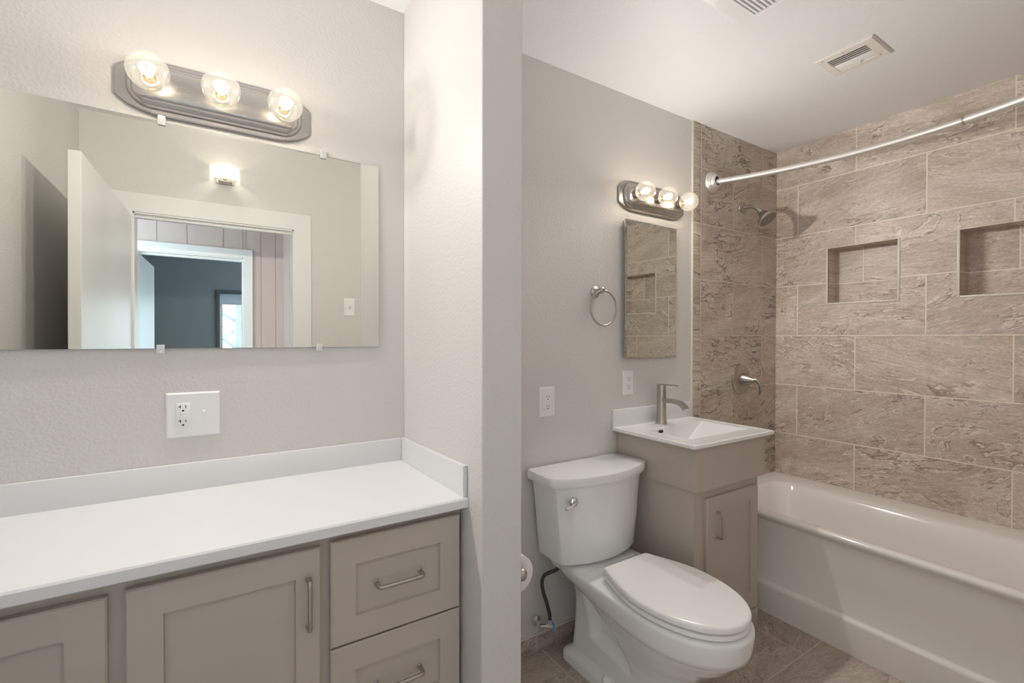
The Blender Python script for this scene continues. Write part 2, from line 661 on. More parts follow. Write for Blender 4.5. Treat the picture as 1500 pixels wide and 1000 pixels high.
def casing(bm, x0, x1, h, w, yf, t):
    """mitred flat casing around a doorway, on the face y=yf, standing t proud"""
    y0, y1 = min(yf, yf + t), max(yf, yf + t)
    out = [(x0 - w, 0), (x0 - w, h + w), (x1 + w, h + w), (x1 + w, 0)]
    inn = [(x0, 0), (x0, h), (x1, h), (x1, 0)]
    for i in range(3):
        q4 = [out[i], out[i + 1], inn[i + 1], inn[i]]
        a = [bm.verts.new((p[0], y0, p[1])) for p in q4]
        b = [bm.verts.new((p[0], y1, p[1])) for p in q4]
        bm.faces.new(a); bm.faces.new(b)
        for k in range(4):
            bm.faces.new((a[k], a[(k + 1) % 4], b[(k + 1) % 4], b[k]))


casing(_bm, DX0, DX1, DH, CW, YF, 0.014)
casing(_bm, DX0, DX1, DH, CW, YF - .12, -0.014)
box(_bm, DX0, DX0 + .006, YF - .12, YF, 0, DH)
box(_bm, DX1 - .006, DX1, YF - .12, YF, 0, DH)
box(_bm, DX0, DX1, YF - .12, YF, DH - .008, DH)
box(_bm, DX0, DX1, YF - .075, YF - .045, DH - .02, DH - .008)
struct('trim_6', _bm, M['trim'])


def door_leaf(name, hx, hy, ex, ey, h, t, side):
    a, b = Vector((hx, hy, 0)), Vector((ex, ey, 0))
    d = (b - a).normalized()
    nrm = Vector((-d.y, d.x, 0)) * side * t
    bm = bmesh.new()
    ps = [a, b, b + nrm, a + nrm]
    loft(bm, [[p + Vector((0, 0, .012)) for p in ps], [p + Vector((0, 0, h)) for p in ps]])
    bmesh.ops.bevel(bm, geom=bm.edges[:], offset=.0015, segments=1, affect='EDGES')
    return struct(name, bm, M['trim'])


door_leaf('door_1', DX0 - .004, YF + .018, -0.400, .995, 1.985, .036, 1)

# hall behind the doorway
HY = -0.90
struct('floor_hall', bmbox(-2.4, 0.60, -1.0, -0.08, -0.05, 0), simple('hall_carpet', (0.45, 0.42, 0.38), 0.9))
struct('ceiling_hall', bmbox(-2.4, 0.60, -1.0, -0.08, 2.44, 2.5), M['ceiling'])
struct('wall_hall_side', bmbox(0.458, 0.58, -0.90, -0.08, 0, 2.5), M['hallwall'])
struct('wall_hall_end', bmbox(-2.4, -2.3, -0.90, -0.08, 0, 2.5), M['hallwall'])
EX0, EX1, EH = -0.456, 0.179, 1.96
_bm = bmesh.new()
grooves = [-2.3, -1.9, -1.5, -1.1, -0.72, -0.52, EX0, -0.343, -0.17, 0.052, EX1, 0.198, 0.299, 0.40, 0.60]
for a, b in zip(grooves[:-1], grooves[1:]):
    z0 = EH if (a >= EX0 - 1e-6 and b <= EX1 + 1e-6) else 0
    g = 0.0022
    box(_bm, a + g, b - g, HY - .10, HY, z0, 2.5)
    box(_bm, a, b, HY - .10, HY - .004, z0, 2.5)
struct('wall_hall', _bm, M['hallwall'])
_bm = bmesh.new()
casing(_bm, EX0, EX1, EH, 0.062, HY, 0.012)
box(_bm, EX0, EX0 + .006, HY - .10, HY, 0, EH)
box(_bm, EX1 - .006, EX1, HY - .10, HY, 0, EH)
box(_bm, EX0, EX1, HY - .10, HY, EH - .008, EH)
box(_bm, EX0, EX1, HY - .075, HY - .045, EH - .022, EH - .008)
struct('trim_7', _bm, M['trim'])
door_leaf('door_2', EX0 + .006, HY - .104, -0.425, -1.68, 1.95, .035, -1)

# room beyond with a window
RY = -3.5
struct('floor_bedroom', bmbox(-2.2, 1.9, RY - .1, -1.0, -0.05, 0), bpy.data.materials['hall_carpet'])
struct('ceiling_bedroom', bmbox(-2.2, 1.9, RY - .1, -1.0, 2.44, 2.5), M['ceiling'])
struct('wall_bedroom_left', bmbox(-2.3, -2.2, RY - .1, -1.0, 0, 2.5), M['slate'])
_bm = bmesh.new()                                                       # right wall with an unseen opening added to let sky light in
box(_bm, 1.9, 2.0, RY - .1, -3.2, 0, 2.5)
box(_bm, 1.9, 2.0, -1.4, -1.0, 0, 2.5)
box(_bm, 1.9, 2.0, -3.2, -1.4, 0, .8)
box(_bm, 1.9, 2.0, -3.2, -1.4, 2.1, 2.5)
struct('wall_bedroom_right', _bm, M['slate'])
struct('wall_bedroom_near', bmbox(0.60, 2.0, -1.0, -0.9, 0, 2.5), M['slate'])
WX0, WX1, WZ0, WZ1 = 0.050, 1.25, 0.75, 1.925
_bm = bmesh.new()
box(_bm, -2.3, WX0, RY - .1, RY, 0, 2.5)
box(_bm, WX1, 2.0, RY - .1, RY, 0, 2.5)
box(_bm, WX0, WX1, RY - .1, RY, 0, WZ0)
box(_bm, WX0, WX1, RY - .1, RY, WZ1, 2.5)
struct('wall_bedroom', _bm, M['slate'])
w1 = bpy.data.objects.new('window_1', None)
C.objects.link(w1)
w1.location = ((WX0 + WX1) / 2, RY, WZ0)
tag(w1, kind='structure')
_bm = bmesh.new()
for (a, b, c, d_) in ((WX0 - .028, WX0 + .004, WZ0 - .03, WZ1 + .04), (WX1 - .004, WX1 + .028, WZ0 - .03, WZ1 + .04)):
    box(_bm, a, b, RY - .04, RY + .02, c, d_)
box(_bm, WX0, WX1, RY - .04, RY + .02, WZ1 - .004, WZ1 + .04)
box(_bm, WX0, WX1, RY - .04, RY + .02, WZ0 - .03, WZ0 + .004)
build('window_frame', _bm, M['winframe'], w1, 0)
_bm = bmesh.new()
for (a, b, c, d_) in ((WX0 + .004, WX0 + .035, WZ0, WZ1), (WX1 - .035, WX1 - .004, WZ0, WZ1), (0.645, 0.69, WZ0, WZ1)):
    box(_bm, a, b, RY - .07, RY - .045, c, d_)
build('window_sash', _bm, M['trim'], w1, 0)
_bm = bmesh.new()
box(_bm, WX0 + .004, WX1 - .004, RY - .038, RY - .012, 1.790, WZ1 - .004)
for k in range(6):
    box(_bm, WX0 + .004, WX1 - .004, RY - .040, RY - .008, 1.794 + k * .0212, 1.811 + k * .0212)
build('window_blind', _bm, M['blind'], w1, 0)
_bm = bmesh.new()
box(_bm, WX0 + .03, WX1 - .03, RY - .060, RY - .056, WZ0, WZ1)
build('pane', _bm, M['clear'], w1, 0)

# outside: ground and a tree
struct('ground', bmbox(-12, 12, -30, RY - .1, -0.35, -0.3), M['ground'])
random.seed(4)
tree = empty('tree', (0.55, -9.5, -0.3), 'leafy tree outdoors, seen through the far window in the mirror', 'tree')
_bm = bmesh.new()
tube(_bm, [(0.55, -9.5, -.3), (0.56, -9.5, 1.0), (0.52, -9.45, 2.2), (0.6, -9.4, 3.4)], [.16, .13, .10, .05])
for k in range(10):
    z = 0.9 + k * .22
    a = k * 2.4
    tube(_bm, [(0.54, -9.5, z), (0.54 + .5 * math.cos(a), -9.5 + .5 * math.sin(a), z + .3), (0.54 + 1.0 * math.cos(a), -9.5 + math.sin(a), z + .45)], [.05, .03, .012], seg=6)
build('trunk', _bm, M['bark'], tree)
_bm = bmesh.new()
for k in range(520):
    a, r, z = random.uniform(0, 2 * PI), random.uniform(.2, 1.25), random.uniform(.7, 3.6)
    c = Vector((0.55 + r * math.cos(a), -9.5 + r * math.sin(a), z))
    u = Vector((random.uniform(-1, 1), random.uniform(-1, 1), random.uniform(-1, 1))).normalized()
    w = u.orthogonal().normalized()
    s = random.uniform(.03, .075)
    _bm.faces.new([_bm.verts.new(c + u * s), _bm.verts.new(c + w * s * .6), _bm.verts.new(c - u * s), _bm.verts.new(c - w * s * .6)])
build('foliage', _bm, M['leaf'], tree, 0)

# ------------------------------------------------------------------ wall mirror
MT, MY_ = 0.006, 0.004          # lean and turn of the glass
MPIV = Vector((0, D - 0.0085, 1.2945))


def mir_y(x, z):
    return MPIV.y + MY_ * x + MT * (z - MPIV.z)


mirror = empty('wall_mirror', (0, D, 1.2945), 'wide frameless mirror hung over the white counter, showing an open doorway', 'mirror')
MX0, MX1, MZ0, MZ1 = -0.535, 0.4655, 1.2955, 1.9105
_bm = bmesh.new()
front = [(MX0, MZ0), (MX1, MZ0), (MX1, MZ1), (MX0, MZ1 + .011)]
loft(_bm, [[(x, mir_y(x, z) + .0028, z) for x, z in front], [(x, mir_y(x, z) + .0006, z) for x, z in front]], True, True)
build('mirror_back', _bm, M['glassedge'], mirror, 0)
_bm = bmesh.new()
_bm.faces.new([_bm.verts.new((x, mir_y(x, z), z)) for x, z in front])
build('mirror_glass', _bm, M['mirror'], mirror, 0)
for cx, cz, up in ((-0.130, 1.918, 1), (0.286, 1.914, 1), (-0.134, 1.2955, -1), (0.273, 1.2955, -1)):
    _bm = bmesh.new()
    y = mir_y(cx, cz)
    z0, z1 = (cz - .012, cz + .014) if up > 0 else (cz - .014, cz + .010)
    box(_bm, cx - .009, cx + .009, y - .0055, y - .0015, z0, z1, bev=.0012)
    if up > 0:
        box(_bm, cx - .009, cx + .009, y - .003, D - .0005, cz + .003, z1, bev=.0012)
    else:
        box(_bm, cx - .009, cx + .009, y - .003, D - .0005, z0, cz - .003, bev=.0012)
    cl = build('clip', _bm, M['clip'], mirror, 35, 'clear plastic clip')
    _bm = bmesh.new()
    zs = cz + .009 * up
    cyl(_bm, (cx, y - .0065, zs), (cx, y - .004, zs), .0032, seg=12)
    build('screw', _bm, M['steel'], cl)

# ------------------------------------------------------------------ vanity lights


def racetrack(hw, hh, r, n=8):
    pts = []
    for (sx, sz, a0) in ((1, 1, 0), (-1, 1, PI / 2), (-1, -1, PI), (1, -1, 1.5 * PI)):
        cx, cz = sx * (hw - r), sz * (hh - r)
        for k in range(n + 1):
            a = a0 + PI / 2 * k / n
            pts.append((cx + r * math.cos(a), cz + r * math.sin(a)))
    return pts


def vanity_light(cx, cz, label, watts, hw=.238, hh=.073, pitch=.158):
    t = empty('vanity_light', (cx, D, cz), label, 'light fixture', 'three-bulb bars over the mirrors')
    # back plate: elongated octagon with eased corners
    bm = bmesh.new()
    q1 = [(hw, .034), (hw - .010, .044), (hw - .030, .0575), (hw - .055, .0670), (hw - .085, hh - .0005), (hw - .100, hh)]
    octo = q1 + [(-x, z) for x, z in reversed(q1)] + [(-x, -z) for x, z in q1] + [(x, -z) for x, z in reversed(q1)]

    def ring(pts, s_in, y):
        out = []
        for x, z in pts:
            out.append((cx + x * (1 - s_in / hw), D - y, cz + z * (1 - s_in / hh)))
        return out
    loft(bm, [ring(octo, 0, 0), ring(octo, 0, .008), ring(octo, .003, .011), ring(octo, .010, .012)])
    build('back_plate', bm, M['nickel_bar'], t, 30)
    bm = bmesh.new()

    def rring(off, y):
        pts = racetrack(hw - .024 - off, hh - .013 - off, max(.054 - off * 1.9, .010))
        return [(cx + x, D - y, cz + z) for x, z in pts]
    loft(bm, [rring(0, .010), rring(0, .016), rring(.003, .022), rring(.009, .027), rring(.012, .028), rring(.014, .033), rring(.019, .038), rring(.024, .040)])
    build('light_body', bm, M['nickel_bar'], t, 28)
    for k in (-1, 0, 1):
        bx = cx + k * pitch
        bm = bmesh.new()
        lathe(bm, (bx, D - .038, cz), (0, -1, 0), [(0, .019), (.004, .021), (.020, .021), (.022, .019), (.022, .015), (.008, .015)], 28)
        build('socket', bm, M['nickel'], t)
        bm = bmesh.new()
        prof = [(0, .013), (.004, .0135)]
        R = .0465
        cdist = .0500
        for i in range(0, 20):
            a = math.radians(158 - 158 * i / 19)
            prof.append((cdist + R * math.cos(a), max(R * math.sin(a), .0002)))
        lathe(bm, (bx, D - .050, cz), (0, -1, 0), prof, 36, False, True)
        bulb = build('bulb', bm, M['globe'], t, 60, 'clear globe bulb')
        cy = D - .050 - .0470
        bm = bmesh.new()
        lathe(bm, (bx, D - .050, cz), (0, -1, 0), [(0, .0128), (.006, .0128), (.009, .010), (.012, .004), (.024, .0035)], 18)
        build('bulb_cap', bm, M['brass'], bulb)
        bm = bmesh.new()
        for j in range(6):
            a = 2 * PI * j / 6 + .3
            ca, sa = math.cos(a), math.sin(a)
            tube(bm, [(bx + .006 * ca, cy + .018, cz + .006 * sa), (bx + .0145 * ca, cy - .012, cz + .0145 * sa)], .0024, 8)
        build('filament', bm, M['filament'], bulb)
        lamp('bulb_light', (bx, cy - .004, cz), watts, BULB_COL, .012, BULB_SMOOTH, t)
    return t


vanity_light(0.008, 2.003, 'brushed nickel bar light with three clear globe bulbs above the wide mirror', BULB_W)
vanity_light(1.842, 2.012, 'small brushed nickel bar light with three clear bulbs above the medicine cabinet', BULB2_W)

# ------------------------------------------------------------------ switch and outlet plates


def slots(parent, cx, cz, y, s=1.0, twenty=False):
    bm = bmesh.new()
    box(bm, cx - .0072 * s, cx - .0052 * s, y - .0006, y + .0004, cz - .001, cz + .007 * s)
    if twenty:
        box(bm, cx - .0105, cx - .0055, y - .0006, y + .0004, cz + .0022, cz + .0042)
    build('slot', bm, M['dark'], parent, 0)
    bm = bmesh.new()
    box(bm, cx + .0052 * s, cx + .0072 * s, y - .0006, y + .0004, cz, cz + .006 * s)
    build('slot', bm, M['dark'], parent, 0)
    bm = bmesh.new()
    cyl(bm, (cx, y + .0004, cz - .008 * s), (cx, y - .0006, cz - .008 * s), .0026 * s, seg=12)
    build('ground_slot', bm, M['dark'], parent, 0)


def plate(bm, x0, x1, z0, z1, y, t=.006):
    r = [(x0, z0), (x1, z0), (x1, z1), (x0, z1)]
    i = .0045
    r2 = [(x0 + i, z0 + i), (x1 - i, z0 + i), (x1 - i, z1 - i), (x0 + i, z1 - i)]
    loft(bm, [[(x, y, z) for x, z in r], [(x, y - t * .45, z) for x, z in r], [(x, y - t, z) for x, z in r2]])


def screw_at(parent, x, y, z):
    bm = bmesh.new()
    cyl(bm, (x, y + .0005, z), (x, y - .0008, z), .0028, seg=12)
    s = build('screw', bm, M['plastic'], parent)
    return s


def decora(parent, cx, cz, y, hgt=.066, wid=.033, twenty=False):
    bm = bmesh.new()
    box(bm, cx - wid / 2, cx + wid / 2, y - .0025, y + .001, cz - hgt / 2, cz + hgt / 2, bev=.0012)
    rec = build('receptacle', bm, M['plastic'], parent)
    for dz in (.0205, -.0195):
        slots(rec, cx, cz + dz, y - .0025, 1.0, twenty)
    for dz in (.004, -.0045):
        bm = bmesh.new()
        box(bm, cx - .006, cx + .006, y - .0036, y - .002, cz + dz - .003, cz + dz + .003, bev=.0006)
        build('test_button', bm, M['plastic'], rec)


combo = empty('outlet_switch_plate', (-0.0605, D, 1.108), 'wide white wall plate with an outlet and a toggle switch above the long counter', 'wall plate')
_bm = bmesh.new()
plate(_bm, -0.124, 0.003, 1.0455, 1.1705, D)
build('plate', _bm, M['plastic'], combo, 20)
decora(combo, -0.0845, 1.108, D - .006, twenty=True)
_bm = bmesh.new()
box(_bm, -0.0365 - .005, -0.0365 + .005, D - .0068, D - .005, 1.108 - .012, 1.108 + .012, bev=.0006)
box(_bm, -0.0365 - .0035, -0.0365 + .0035, D - .0135, D - .006, 1.108 + .000, 1.108 + .0085, bev=.001)
build('toggle', _bm, M['plastic'], combo)
for x in (-0.0845, -0.0365):
    for s in (-1, 1):
        screw_at(combo, x, D - .006, 1.108 + s * (.048 if x < -.05 else .030))

# outlet plate above the toilet tank
op = empty('outlet_plate', (1.189, D, 1.052), 'white wall plate with a rectangular outlet above the toilet tank', 'wall plate')
_bm = bmesh.new()
plate(_bm, 1.149, 1.229, 0.988, 1.116, D)
build('plate', _bm, M['plastic'], op, 20)
decora(op, 1.189, 1.052, D - .006)
for s in (-1, 1):
    screw_at(op, 1.189, D - .006, 1.052 + s * .048)

# duplex outlet under the medicine cabinet
od = empty('outlet_plate', (1.676, D, 1.11), 'small white duplex outlet plate under the medicine cabinet', 'wall plate')
_bm = bmesh.new()
plate(_bm, 1.642, 1.711, 1.052, 1.169, D)
build('plate', _bm, M['plastic'], od, 20)
for dz in (.0195, -.0195):
    _bm = bmesh.new()
    lathe(_bm, (1.6765, D - .0055, 1.11 + dz), (0, -1, 0), [(0, .0165), (.002, .0165), (.0025, .0155)], 24)
    rc = build('receptacle', _bm, M['plastic'], od)
    slots(rc, 1.6765, 1.11 + dz + .001, D - .008, 1.1)
screw_at(od, 1.6765, D - .006, 1.11)

# light switch on the door wall (seen in the mirror)
SWX, SWZ = .7385, 1.543
sw = empty('light_switch', (SWX, YF, SWZ), 'white light switch plate seen in the mirror beside the doorway', 'light switch')
_bm = bmesh.new()
plate(_bm, SWX - .034, SWX + .034, SWZ - .058, SWZ + .058, YF)
for v in _bm.verts:
    v.co.y = YF + (YF - v.co.y)
build('plate', _bm, M['plastic'], sw, 20)
_bm = bmesh.new()
box(_bm, SWX - .006, SWX + .006, YF + .005, YF + .0085, SWZ - .013, SWZ + .013, bev=.0008)
box(_bm, SWX - .004, SWX + .004, YF + .008, YF + .017, SWZ - .002, SWZ + .008, bev=.001)
build('toggle', _bm, M['vent'], sw)

# wall sconce over the doorway (seen in the mirror)
QX, QZ0, QZ1 = .0465, 2.236, 2.314
sc = empty('wall_sconce', (QX, YF, 2.27), 'lit curved glass wall sconce seen in the mirror above the doorway', 'wall lamp')
_bm = bmesh.new()
box(_bm, QX - .045, QX + .045, YF, YF + .012, QZ0 - .012, QZ1 - .012, bev=.003)
cyl(_bm, (QX, YF + .01, QZ0 + .012), (QX, YF + .05, QZ0 + .012), .010)
box(_bm, QX - .034, QX + .034, YF + .01, YF + .078, QZ0 - .016, QZ0 - .010, bev=.002)
build('bracket', _bm, M['nickel'], sc)
_bm = bmesh.new()
arc = []
for k in range(17):
    a = PI * k / 16
    arc.append((QX - .0725 * math.cos(a), YF + .004 + .085 * max(math.sin(a), 0) ** .8))
arc_i = [(QX + (x - QX) * .95, YF + .004 + (y - YF - .004) * .94) for x, y in arc]
ring = arc + arc_i[::-1]
loft(_bm, [[(x, y, QZ0) for x, y in ring], [(x, y, QZ1) for x, y in ring]])
build('shade', _bm, M['shade'], sc, 40)
lamp('sconce_light', (QX, YF + .045, (QZ0 + QZ1) / 2), SCONCE_W, (1.0, 0.90, 0.74), .012, .05, sc)

# ------------------------------------------------------------------ long counter and its cabinet
counter = empty('countertop', (0, 1.34, .88), 'long white countertop with a low backsplash, running to the partition wall', 'countertop')
_bm = bmesh.new()
ZTB, ZTF, ZBT = .8945, .9055, .8775
prof = [(D - .001, ZBT), (D - .001, ZTB), (1.100, ZTF - .0002), (1.094, ZTF - .002), (1.0905, ZTF - .006), (1.0900, ZTF - .012), (1.0900, ZBT + .002), (1.092, ZBT)]
loft(_bm, [[(XL + .001, y, z) for y, z in prof], [(XP0 - .0005, y, z) for y, z in prof]])
build('slab', _bm, M['white'], counter, 30)
_bm = bmesh.new()
box(_bm, XL + .001, XP0 - .0135, D - .0125, D - .0005, ZTB - .0005, .972, bev=.0015)
build('backsplash', _bm, M['white'], counter)
_bm = bmesh.new()
pr = [(D - .0005, ZTB + .001), (D - .0005, .972), (1.097, .988), (1.097, ZTF - .001)]
loft(_bm, [[(XP0 - .0125, y, z) for y, z in pr], [(XP0 - .0005, y, z) for y, z in pr]])
bmesh.ops.bevel(_bm, geom=_bm.edges[:], offset=.0012, segments=1, affect='EDGES')
build('side_splash', _bm, M['white'], counter)

cab = empty('base_cabinet', (0, 1.34, 0), 'taupe shaker cabinet with doors and drawers under the long white counter', 'cabinet')
YCF = 1.134                     # face frame
YDF = 1.115                     # door fronts


def rect(x0, x1, z0, z1, y):
    return [(x0, y, z0), (x1, y, z0), (x1, y, z1), (x0, y, z1)]


def shaker(x0, x1, z0, z1, yf, yb, sl, sr, st, sb, rec=.009, b=.003):
    bm = bmesh.new()
    ix0, ix1, iz0, iz1 = x0 + sl, x1 - sr, z0 + sb, z1 - st
    loft(bm, [rect(x0, x1, z0, z1, yb), rect(x0, x1, z0, z1, yf + b), rect(x0 + b, x1 - b, z0 + b, z1 - b, yf),
              rect(ix0, ix1, iz0, iz1, yf), rect(ix0 + .0015, ix1 - .0015, iz0 + .0015, iz1 - .0015, yf + rec)])
    return bm


_bm = bmesh.new()
box(_bm, XL + .002, XP0 - .014, YCF + .001, D - .003, .10, ZBT)           # carcass
wood = [(XL + .002, XP0 - .001, .868 - .012, ZBT), (XL + .002, -0.53, .10, ZBT), (-0.186, -0.139, .10, ZBT), (.184, .226, .10, ZBT), (.534, XP0 - .004, .10, ZBT),
        (XL + .002, XP0 - .004, .10, .135)]
for k, (x0, x1, z0, z1) in enumerate(wood):
    box(_bm, x0, x1, YCF - .0005 + (.0004 if k in (0, 5) else 0), YCF + .018, z0, z1 - (.0006 if k in (0, 5) else 0))
box(_bm, XL + .002, XP0 - .001, YCF + .07, D - .003, 0, .10)                 # toe kick
build('carcass', _bm, M['cab'], cab, 0)


def pull(bm, p0, p1, out, r=.0048):
    p0, p1, out = Vector(p0), Vector(p1), Vector(out)
    tube(bm, fillet([p0, p0 + out, p1 + out, p1], .011, 6), r, 12)
    for p in (p0, p1):
        lathe(bm, p, out, [(0, .0062), (.002, .0062), (.003, .005)], 14)


def cab_door(x0, x1, z0, z1, sl, sr, st, sb, hx=None):
    d = build('door', shaker(x0, x1, z0, z1, YDF, YCF, sl, sr, st, sb), M['cab'], cab, 20)
    if hx is not None:
        bm = bmesh.new()
        pull(bm, (hx, YDF, .788), (hx, YDF, .679), (0, -.026, 0))
        build('handle', bm, M['nickel'], d, 40, 'brushed nickel bar handle')
    return d


cab_door(-0.530, -0.1755, .125, .8465, .058, .058, .060, .060)
cab_door(-0.1500, 0.1945, .125, .8505, .058, .052, .060, .060, .168)
for z0, z1, st, sb in ((.6085, .854, .062, .060), (.366, .604, .062, .060), (.125, .362, .062, .060)):
    d = build('drawer', shaker(.2155, .5435, z0, z1, YDF, YCF, .057, .057, st, sb), M['cab'], cab, 20)
    bm = bmesh.new()
    zc = (z0 + z1) / 2 - .001
    pull(bm, (.322, YDF + .009, zc), (.434, YDF + .009, zc), (0, -.032, 0))
    build('handle', bm, M['nickel'], d, 40, 'brushed nickel bar handle')

# ------------------------------------------------------------------ toilet
TX = 1.343
toilet = empty('toilet', (TX, 1.2, 0), 'white two-piece toilet with closed lid between partition and sink vanity', 'toilet')


def egg(yf, yc, w, wb, yb, z, corner=.03, nf=24, ns=14, nb=6, nexp=2.1):
    """plan outline: round front, nearly straight sides, squared back. clockwise from front tip, right side first"""
    half = []
    af = yc - yf
    for k in range(nf + 1):
        a = PI / 2 * k / nf
        half.append((w * math.sin(a) ** (2 / nexp), yc - af * math.cos(a) ** (2 / nexp)))
    for k in range(1, ns + 1):
        t = k / ns
        y = yc + (yb - corner - yc) * t
        half.append((w + (wb - w) * t * t * (1.5 - .5 * t) / 1.0, y))
    for k in range(1, 5):
        a = PI / 2 * k / 4
        half.append((wb - corner + corner * math.cos(a), yb - corner + corner * math.sin(a)))
    for k in range(1, nb):
        half.append(((wb - corner) * (1 - k / nb), yb))
    pts = [(TX + x, y, z) for x, y in half]
    pts.append((TX, yb, z))
    pts += [(TX - x, y, z) for x, y in reversed(half[1:])]
    return pts


SEC = [  # z, yf, yc, w, wb, yb
    (0.000, .965, 1.14, .138, .142, 1.515), (.030, .965, 1.14, .138, .142, 1.515), (.040, .972, 1.14, .132, .136, 1.508),
    (.047, .985, 1.14, .117, .118, 1.495), (.060, .990, 1.14, .110, .112, 1.488), (.12, .985, 1.14, .104, .109, 1.482), (.17, .965, 1.12, .108, .108, 1.478),
    (.21, .930, 1.10, .122, .108, 1.475), (.25, .885, 1.07, .143, .110, 1.472), (.285, .845, 1.055, .162, .114, 1.470), (.315, .820, 1.05, .171, .122, 1.470),
    (.329, .812, 1.05, .174, .128, 1.470), (.335, .799, 1.05, .184, .137, 1.472), (.350, .796, 1.05, .185, .150, 1.48), (.375, .792, 1.05, .186, .165, 1.50),
    (.400, .790, 1.05, .186, .168, 1.52), (.408, .792, 1.05, .184, .166, 1.52), (.412, .799, 1.05, .178, .160, 1.514)]


def sec_at(z):
    for a, b in zip(SEC[:-1], SEC[1:]):
        if a[0] <= z <= b[0] + 1e-9:
            t = (z - a[0]) / (b[0] - a[0])
            return [a[i] + (b[i] - a[i]) * t for i in range(6)]
    return list(SEC[-1])


RECESS = [(1.372, .322), (1.362, .150), (1.16, .125), (1.235, .262)]


def poly_in(y, z):
    """signed distance inside the recess polygon (positive inside)"""
    n = len(RECESS)
    dmin, inside = 9, False
    for i in range(n):
        ay, az = RECESS[i]; by, bz = RECESS[(i + 1) % n]
        ey, ez = by - ay, bz - az
        t = max(0, min(1, ((y - ay) * ey + (z - az) * ez) / (ey * ey + ez * ez)))
        dmin = min(dmin, math.hypot(y - ay - ey * t, z - az - ez * t))
        if (az > z) != (bz > z) and y < (by - ay) * (z - az) / (bz - az) + ay:
            inside = not inside
    return dmin if inside else -dmin


zs = sorted(set([s[0] for s in SEC] + [.05 + .0075 * k for k in range(37)]))
_bm = bmesh.new()
loops = []
for z in zs:
    _, yf, yc, w, wb, yb = sec_at(z)
    lp = egg(yf, yc, w, wb, yb, z, ns=40)
    out = []
    for x, y, zz in lp:
        s = max(0, min(1, (poly_in(y, zz) + .012) / .042))
        if s > 0 and abs(x - TX) > .05:
            s = s * s * (3 - 2 * s)
            hole = max(0, 1 - math.hypot((y - 1.325) / .028, (zz - .275) / .042))
            x = TX + math.copysign(max(abs(x - TX) - .042 * s - .06 * min(1, hole * 3), .012), x - TX)
        out.append((x, y, zz))
    loops.append(out)
loft(_bm, loops)
build('bowl', _bm, M['porcelain'], toilet, 75)
# deck under the tank
_bm = bmesh.new()


def tank_outline(hw, yb, yc, bow, z, r=.02, inset=0.0):
    """flat back, straight sides, bowed front"""
    pts = [(-hw + .012, yb), (hw - .012, yb), (hw, yb - .012)]
    n = 16
    hwf = hw
    pts.append((hwf, yc + r))
    fr = []
    for k in range(n + 1):
        s = 1 - 2 * k / n
        x = (hwf - r * .3) * s
        fr.append((x, yc - bow * (1 - s * s)))
    fr[0] = (hwf - r * .35, yc + r * .15 - 0)
    fr[-1] = (-hwf + r * .35, yc + r * .15)
    pts += fr
    pts.append((-hwf, yc + r))
    pts.append((-hw, yb - .012))
    return [(TX - .006 + x, y, z) for x, y in pts]


loft(_bm, [tank_outline(.150, 1.560, 1.36, .0, .372), tank_outline(.160, 1.565, 1.36, 0, .40), tank_outline(.160, 1.565, 1.36, 0, .408), tank_outline(.154, 1.56, 1.365, 0, .4125)])
build('deck', _bm, M['porcelain'], toilet, 40)
_bm = bmesh.new()
loft(_bm, [tank_outline(.196, 1.568, 1.432, .048, .426), tank_outline(.207, 1.573, 1.420, .052, .432), tank_outline(.210, 1.574, 1.417, .053, .440),
           tank_outline(.222, 1.575, 1.417, .055, .56), tank_outline(.234, 1.575, 1.417, .056, .68), tank_outline(.240, 1.576, 1.416, .057, .72), tank_outline(.248, 1.577, 1.413, .058, .752)])
build('tank', _bm, M['porcelain'], toilet, 32)
_bm = bmesh.new()
loft(_bm, [tank_outline(.252, 1.576, 1.414, .058, .7445), tank_outline(.262, 1.584, 1.405, .062, .748), tank_outline(.2635, 1.585, 1.404, .062, .753), tank_outline(.2645, 1.585, 1.403, .062, .775),
           tank_outline(.262, 1.583, 1.406, .062, .782), tank_outline(.256, 1.578, 1.413, .061, .7855)])
build('tank_lid', _bm, M['porcelain'], toilet, 40)
# seat and lid
SE = dict(yf=.800, yc=1.06, w=.179, wb=.122, yb=1.288)


def slab_egg(z0, z1, d=0.0, e=.006):
    L_ = []
    for z, i in ((z0, e * .6), (z0 + .002, 0), (z1 - e, 0), (z1 - e * .35, e * .35), (z1, e * 1.4)):
        L_.append(egg(SE['yf'] + i + d, SE['yc'], SE['w'] - i - d, SE['wb'] - i - d, SE['yb'] - i, z, corner=.018))
    return L_


_bm = bmesh.new()
loft(_bm, slab_egg(.4180, .4325, .002))
build('seat', _bm, M['seat'], toilet, 50)
_bm = bmesh.new()
loft(_bm, slab_egg(.4398, .4615, 0.0, .008))
build('seat_lid', _bm, M['seat'], toilet, 50)
for s in (-1, 1):
    _bm = bmesh.new()
    box(_bm, TX + s * .075 - .022, TX + s * .075 + .022, 1.278, 1.312, .411, .442, bev=.006)
    build('hinge', _bm, M['seat'], toilet)
